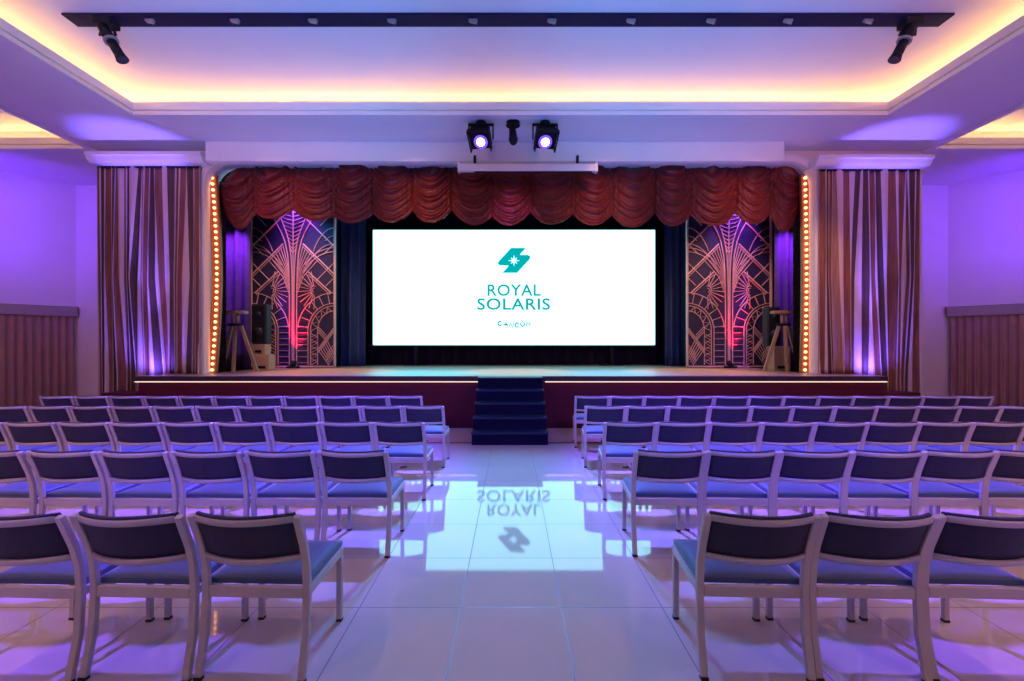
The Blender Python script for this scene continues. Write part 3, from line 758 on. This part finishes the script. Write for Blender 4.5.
def wash_light(label, xc, d, aim):
    X = PX(xc, d)
    t = thing('wash_light', label, 'stage light', (X, d, ZC), group='violet wash lights')
    b = bm_new(); tube(b, (X, d, ZC - 0.04), (X, d, ZC), 0.09, 0.09, 16); part('ceiling_plate', b, M['black'], t)
    b = bm_new()
    for s in (-1, 1): box(b, X + s * 0.215 - 0.012, X + s * 0.215 + 0.012, d - 0.03, d + 0.03, ZC - 0.30, ZC - 0.04)
    box(b, X - 0.225, X + 0.225, d - 0.03, d + 0.03, ZC - 0.06, ZC - 0.035); part('yoke', b, M['black'], t)
    A = Vector((X, d + 0.10, ZC - 0.19)); ax = Vector(aim).normalized()
    b = bm_new()
    s = ax.cross(Vector((0, 0, 1))).normalized(); u = s.cross(ax)
    def P(a, c, l): return A + s * a + u * c + ax * l
    prof = [(0.10, 0.10, -0.10), (0.17, 0.17, -0.04), (0.18, 0.18, 0.14)]
    R = [[b.verts.new(P(sx * w, sy * h, l)) for sx, sy in ((-1, -1), (1, -1), (1, 1), (-1, 1))] for w, h, l in prof]
    for q in range(2):
        for k in range(4): b.faces.new((R[q][k], R[q][(k + 1) % 4], R[q + 1][(k + 1) % 4], R[q + 1][k]))
    b.faces.new(R[0]); b.faces.new(R[-1]); bevel(b, 0.012)
    part('housing', b, M['black'], t)
    b = bm_new()
    for sx, sy, w, h in ((0, 1.0, 0.2, 0.01), (-1.0, 0, 0.01, 0.18), (1.0, 0, 0.01, 0.18)):
        vs = [b.verts.new(P(sx * 0.185 + a * w, sy * 0.185 + c * h, l)) for l in (0.13, 0.26) for c in (-1, 1) for a in (-1, 1)]
        for f in ((0, 2, 3, 1), (4, 5, 7, 6), (0, 1, 5, 4), (2, 6, 7, 3), (0, 4, 6, 2), (1, 3, 7, 5)): b.faces.new([vs[i] for i in f])
    part('hood', b, M['black'], t)
    b = bm_new(); tube(b, A + ax * 0.138 - u * 0.05, A + ax * 0.15 - u * 0.05, 0.075, 0.075, 20); part('lens', b, M['lens'], t)
    b = bm_new(); tube(b, A + ax * 0.134 - u * 0.05, A + ax * 0.144 - u * 0.05, 0.125, 0.125, 20); part('lens_halo', b, M['lens_halo'], t)  # glowing disc that paints the violet halo round the lens
    return A + ax * 0.30
w1 = wash_light('violet wash light hanging left of the small black spotlight over the stage', 481, 7.75, (-0.10, -0.62, -0.78))
w2 = wash_light('violet wash light hanging right of the small black spotlight over the stage', 545, 7.75, (0.10, -0.62, -0.78))
# small black spotlight between them
X = PX(513, 7.75)
t = thing('small_spotlight', 'small black unlit spotlight hanging between the two violet wash lights', 'spotlight', (X, 7.75, ZC))
b = bm_new(); tube(b, (X, 7.75, ZC - 0.03), (X, 7.75, ZC), 0.05, 0.12, 20); tube(b, (X, 7.75, ZC - 0.06), (X, 7.75, ZC - 0.03), 0.13, 0.05, 20); part('canopy', b, M['black'], t)
b = bm_new(); tube(b, (X, 7.75, ZC - 0.13), (X, 7.75, ZC - 0.05), 0.025); part('stem', b, M['black'], t)
b = bm_new(); tube(b, (X - 0.01, 7.75, ZC - 0.12), (X + 0.005, 7.66, ZC - 0.36), 0.06, 0.075, 16); part('barrel', b, M['black'], t)
b = bm_new(); tube(b, (X + 0.004, 7.665, ZC - 0.345), (X + 0.006, 7.635, ZC - 0.42), 0.085, 0.06, 16); part('snout', b, M['black'], t)

# ================================================================== CHAIRS
W_ = 0.5235
def post_y(z):
    pts = [(0.0, -0.055), (0.2, -0.012), (0.40, 0.0), (0.52, -0.008), (0.62, -0.032), (0.80, -0.10)]
    for (z0, y0), (z1, y1) in zip(pts, pts[1:]):
        if z <= z1: 
            return y0 + (y1 - y0) * (z - z0) / (z1 - z0)
    return pts[-1][1]
def make_chair():
    t = thing('stacking_chair', '', 'chair', (0, 0, 0))
    px = W_ / 2 - 0.017
    for s in (-1, 1):
        b = bm_new(); zs = [0.012, 0.10, 0.2, 0.3, 0.40, 0.46, 0.52, 0.57, 0.62, 0.70, 0.785]
        sweep(b, [(s * px, post_y(z), z) for z in zs], 0.034, 0.026, up=Vector((0, 1, 0))); bevel(b, 0.003)
        lg = obj('rear_leg', b, M['chair_frame'], t)
        b = bm_new(); box(b, s * px - 0.0175, s * px + 0.0175, post_y(0) - 0.0135, post_y(0) + 0.0135, 0, 0.014); obj('foot_cap', b, M['rubber'], lg)
        b = bm_new(); box(b, s * (px - 0.02) - 0.015, s * (px - 0.02) + 0.015, 0.385, 0.41, 0.012, 0.368); bevel(b, 0.003)
        lg = obj('front_leg', b, M['chair_frame'], t)
        b = bm_new(); box(b, s * (px - 0.02) - 0.0155, s * (px - 0.02) + 0.0155, 0.3845, 0.4105, 0, 0.014); obj('foot_cap', b, M['rubber'], lg)
    b = bm_new()
    box(b, -px + 0.018, px - 0.018, -0.012, 0.012, 0.360, 0.413)
    box(b, -px + 0.036, px - 0.036, 0.388, 0.408, 0.375, 0.412)
    for s in (-1, 1): sweep(b, [(s * px, 0.0135, 0.391), (s * (px - 0.02), 0.415, 0.391)], 0.028, 0.042)
    bevel(b, 0.003); obj('seat_frame', b, M['chair_frame'], t)
    # cushion
    b = bm_new(); hx = W_ / 2 - 0.014
    def ss(a): return max(-1, min(1, a))
    nx, ny = 12, 10
    def top(i, j):
        a = -1 + 2 * i / nx; c = j / ny
        ex = abs(a) ** 6; ey = abs(2 * c - 1) ** 6
        z = 0.456 + 0.012 * (1 - a * a) * (1 - (2 * c - 1) ** 2) - 0.018 * max(ex, ey)
        return (hx * a * (1 - 0.075 * c) * (1 - 0.012 * max(ex, ey)), 0.018 + 0.412 * c, z)
    T = [[b.verts.new(top(i, j)) for i in range(nx + 1)] for j in range(ny + 1)]
    Bv = [[b.verts.new((top(i, j)[0], top(i, j)[1], 0.4125)) for i in range(nx + 1)] for j in range(ny + 1)]
    for j in range(ny):
        for i in range(nx):
            f = b.faces.new((T[j][i], T[j][i + 1], T[j + 1][i + 1], T[j + 1][i])); f.smooth = True
            b.faces.new((Bv[j][i], Bv[j + 1][i], Bv[j + 1][i + 1], Bv[j][i + 1]))
    for i in range(nx):
        b.faces.new((T[0][i], Bv[0][i], Bv[0][i + 1], T[0][i + 1])); b.faces.new((T[ny][i], T[ny][i + 1], Bv[ny][i + 1], Bv[ny][i]))
    for j in range(ny):
        b.faces.new((T[j][0], T[j + 1][0], Bv[j + 1][0], Bv[j][0])); b.faces.new((T[j][nx], Bv[j][nx], Bv[j + 1][nx], T[j + 1][nx]))
    obj('seat_cushion', b, M['seat_blue'], t)
    # curved back
    xi = px - 0.0175; bulge = 0.062
    def cy(x, z): return post_y(z) - bulge * (1 - (x / xi) ** 2)
    def slab(z0, z1, off0, off1, nz, m, name, ztop_round=0.0):
        b = bm_new(); n = 14
        F_ = [[None] * (n + 1) for _ in range(nz + 1)]; R_ = [[None] * (n + 1) for _ in range(nz + 1)]
        for j in range(nz + 1):
            z = z0 + (z1 - z0) * j / nz
            pinch = 0.006 if (ztop_round and j in (0, nz)) else 0.0
            for i in range(n + 1):
                x = -xi + 2 * xi * i / n
                R_[j][i] = b.verts.new((x, cy(x, z) + off0 + pinch, z)); F_[j][i] = b.verts.new((x, cy(x, z) + off1 - pinch, z))
        for j in range(nz):
            for i in range(n):
                f = b.faces.new((R_[j][i], R_[j][i + 1], R_[j + 1][i + 1], R_[j + 1][i])); f.smooth = True
                f = b.faces.new((F_[j][i], F_[j + 1][i], F_[j + 1][i + 1], F_[j][i + 1])); f.smooth = True
        for i in range(n):
            b.faces.new((R_[0][i], F_[0][i], F_[0][i + 1], R_[0][i + 1])); b.faces.new((R_[nz][i], R_[nz][i + 1], F_[nz][i + 1], F_[nz][i]))
        for j in range(nz):
            b.faces.new((R_[j][0], R_[j + 1][0], F_[j + 1][0], F_[j][0])); b.faces.new((R_[j][n], F_[j][n], F_[j + 1][n], R_[j + 1][n]))
        obj(name, b, m, t)
    slab(0.57, 0.797, -0.002, 0.028, 6, M['back_navy'], 'backrest', 1)
    slab(0.757, 0.788, -0.014, -0.0025, 1, M['chair_frame'], 'top_rail')
    slab(0.553, 0.583, -0.014, -0.0025, 1, M['chair_frame'], 'bottom_rail')
    return t
proto = make_chair(); first = [True]
def copy_tree(o, parent=None):
    c = o.copy(); C.objects.link(c)
    if parent: c.parent = parent
    for ch in o.children: copy_tree(ch, c)
    return c
ORD = ['first', 'second', 'third', 'fourth', 'fifth', 'sixth', 'seventh', 'eighth', 'ninth', 'tenth', 'eleventh', 'twelfth']
ROWN = {5: 'row nearest the camera', 4: "fourth row from the stage", 3: 'third row from the stage', 2: 'second row from the stage', 1: 'row closest to the stage'}
rows = [  # row, depth of the back tops, inner edge px left, pitch left, n left, inner edge px right, pitch right, n right
    (5, 1.97, 303, 118, 3, 705.5, 117, 3), (4, 3.15, 389, 73.2, 6, 635, 71.7, 6), (3, 4.33, 425.5, 52.9, 9, 604, 52.1, 9),
    (2, 5.48, 444.5, 41.35, 11, 585, 40.4, 11), (1, 6.55, 422.5, 34.7, 11, 575, 34.4, 12)]
rc = random.Random(5)
for (r, d, xl_, pl, nl, xr_, pr_, nr_) in rows:
    for side, xe, p, n in ((-1, xl_, pl, nl), (1, xr_, pr_, nr_)):
        P = max(p * d / F, 0.5275); X0 = PX(xe, d)
        for i in range(n):
            if first[0]: c = proto; first[0] = False
            else: c = copy_tree(proto)
            c.location = (X0 + side * (P * (i + 0.5)) + rc.uniform(-0.0008, 0.0008), d + 0.098 + rc.uniform(-0.006, 0.006), 0)
            c.rotation_euler = (0, 0, -0.038 + rc.uniform(-0.002, 0.002))
            blk = 'left' if side < 0 else 'right'
            pos = 'aisle-end' if i == 0 else ORD[i] + '-from-aisle'
            c['label'] = 'blue-seated pale-framed chair, %s in the %s, %s block' % (pos, ROWN[r], blk)
            c['group'] = 'audience chairs'

# ================================================================== LIGHTS
def look(o, d): o.rotation_euler = Vector(d).to_track_quat('-Z', 'Y').to_euler()
def spot(name, loc, aim, col, power, angle, blend=0.6, size=0.08):
    l = bpy.data.lights.new(name, 'SPOT'); l.energy = power; l.color = col; l.spot_size = math.radians(angle); l.spot_blend = blend; l.shadow_soft_size = size
    o = bpy.data.objects.new(name, l); C.objects.link(o); o.location = loc; look(o, Vector(aim) - Vector(loc)); return o
def area(name, loc, aim, col, power, sx, sy, spread=180):
    l = bpy.data.lights.new(name, 'AREA'); l.energy = power; l.color = col; l.shape = 'RECTANGLE'; l.size = sx; l.size_y = sy; l.spread = math.radians(spread)
    o = bpy.data.objects.new(name, l); C.objects.link(o); o.location = loc; look(o, Vector(aim) - Vector(loc)); return o
VI = (0.17, 0.07, 1.0)
for s, p in ((-1, w1), (1, w2)):
    spot('wash_beam', p, (s * 4.6, 4.7, 0), VI, 6600, 78, 0.8, 0.1)
    # violet uplights beside the pelmets
    C0 = Vector((s * XB, DB, 0)); U = UL if s < 0 else UR; N = Vector((-s * 0.767, -0.641, 0))
    p0 = C0 + U * 2.2 + N * 1.8; spot('wall_uplight', (p0.x, p0.y, 4.3), tuple(C0 + U * 0.7 + Vector((0, 0, 4.5))), (0.13, 0.02, 1.0), 340, 120, 1.0, 0.1)
    # blue-violet uplight at the foot of each striped curtain
    spot('curtain_uplight', (s * 7.06, 8.36, 1.0), (s * 7.3, 8.50, 5.5), (0.16, 0.10, 1.0), 1900, 28, 0.7, 0.05)
    spot('curtain_uplight', (s * 7.02, 8.33, 1.02), (s * 7.1, 8.70, 1.5), (0.12, 0.07, 1.0), 120, 130, 1.0, 0.05)
    xc = PX(293 if s < 0 else 729, 11.2)
    spot('red_uplight', (xc + 0.12, 10.97, Z_ST + 0.2), (xc + 0.14, 11.2, Z_ST + 1.0), (1.0, 0.01, 0.05), 420, 46, 0.9, 0.03)
    spot('violet_downlight', (xc + 0.2, 10.55, 5.7), (xc + 0.15, 11.2, 4.7), (0.45, 0.10, 1.0), 420, 60, 0.9, 0.05)
    spot('panel_light', (xc - s * 0.8, 9.5, 5.6), (xc, 11.2, 2.3), (1.0, 0.50, 0.44), 400, 64, 0.9, 0.05)
    spot('wing_light', (s * 6.5, 9.75, 4.7), (s * 6.6, 10.4, 3.5), (0.35, 0.05, 1.0), 800, 60, 1.0, 0.05)
    spot('teal_panel_light', (xc + 0.9, 10.2, 5.4), (xc + 0.75, 11.2, 4.2), (0.02, 0.45, 1.0), 120, 40, 1.0, 0.05)
    spot('blue_beam', (s * 1.5, -3.0, 5.0), (s * 2.2, 6.0, 0.7), (0.05, 0.06, 1.0), 2600, 34, 1.0, 0.1)
    # added pinkish fill spots behind the camera, without fixtures
    spot('rear_fill', (s * 5.5, -3.0, 4.6), (s * 6.0, 8.0, 1.2), (1.0, 0.44, 0.38), 560, 110, 1.0, 0.3)
    spot('warm_fill', (s * 4.6, 2.6, 5.45), (s * 4.8, 2.8, 0), (1.0, 0.50, 0.30), 330, 110, 1.0, 0.15)  # added overhead fill to warm the side floor and seats
    spot('amber_beam', (s * 5.7, 6.1, 6.0), (s * 5.9, 9.2, 1.6), (1.0, 0.45, 0.25), 600, 44, 0.9, 0.1)
    for x_ in (1.9, 4.7):
        spot('valance_fill', (s * x_, 6.3, 5.30), (s * x_, 9.05, 4.30), (1.0, 0.38, 0.25), 165, 40, 1.0, 0.03)  # added spots to bring out the velvet folds, no fixtures
    spot('stage_beam', (s * 3.9, 9.6, 5.9), (s * 4.0, 9.4, 1.0), (1.0, 0.55, 0.42), 1500, 40, 0.7, 0.1)
spot('stage_beam', (0.1, 9.6, 5.9), (0.1, 9.5, 1.0), (1.0, 0.60, 0.55), 1500, 34, 0.7, 0.1)
spot('cyan_stage_beam', (-1.9, 9.6, 5.9), (-1.9, 8.9, 1.0), (0.03, 0.6, 1.0), 3000, 32, 0.7, 0.1)
spot('blue_stage_beam', (2.2, 9.6, 5.9), (2.2, 8.9, 1.0), (0.10, 0.3, 1.0), 3000, 32, 0.7, 0.1)
spot('valance_fill', (0, 6.3, 5.30), (0, 9.05, 4.15), (0.7, 0.16, 0.75), 260, 26, 0.8, 0.03)  # added spot standing in for violet spill on the centre swags
spot('aisle_beam', (0.0, 7.6, 5.1), (0.0, 4.3, 0.0), (0.08, 0.34, 1.0), 1700, 46, 0.9, 0.1)
# added cool fill spots behind the camera, tinting the ceiling tray
for x_ in (-3.2, 2.4):
    spot('ceiling_fill', (x_ * 0.2, -0.9, 0.5), (x_, 5.6, 6.15), (0.0, 0.34, 1.0), 3000, 46, 1.0, 0.3)
for s in (-1, 1): spot('pink_fill', (s * 3.0, -3.0, 3.0), (s * 5.2, 8.0, 5.5), (1.0, 0.16, 0.36), 700, 30, 1.0, 0.2)  # added rear fill that turns the soffit ends pink

w = bpy.data.worlds.new('World'); SC.world = w; w.use_nodes = True
bg = w.node_tree.nodes['Background']; bg.inputs[0].default_value = (0.30, 0.25, 0.5, 1); bg.inputs[1].default_value = 0.02

# ================================================================== CAMERA
cam = bpy.data.cameras.new('camera'); co = bpy.data.objects.new('camera', cam); C.objects.link(co)
co.location = (0, 0, EYE); co.rotation_euler = (PI / 2, 0, 0)
cam.sensor_width = 36; cam.lens = F / 1024 * 36
cam.shift_y = (CY - 340.5) / 1024; cam.clip_start = 0.05; cam.clip_end = 100
SC.camera = co
vs = SC.view_settings
vs.view_transform = 'Standard'; vs.look = 'None'; vs.gamma = 1.0; vs.exposure = 0.0; vs.use_curve_mapping = False
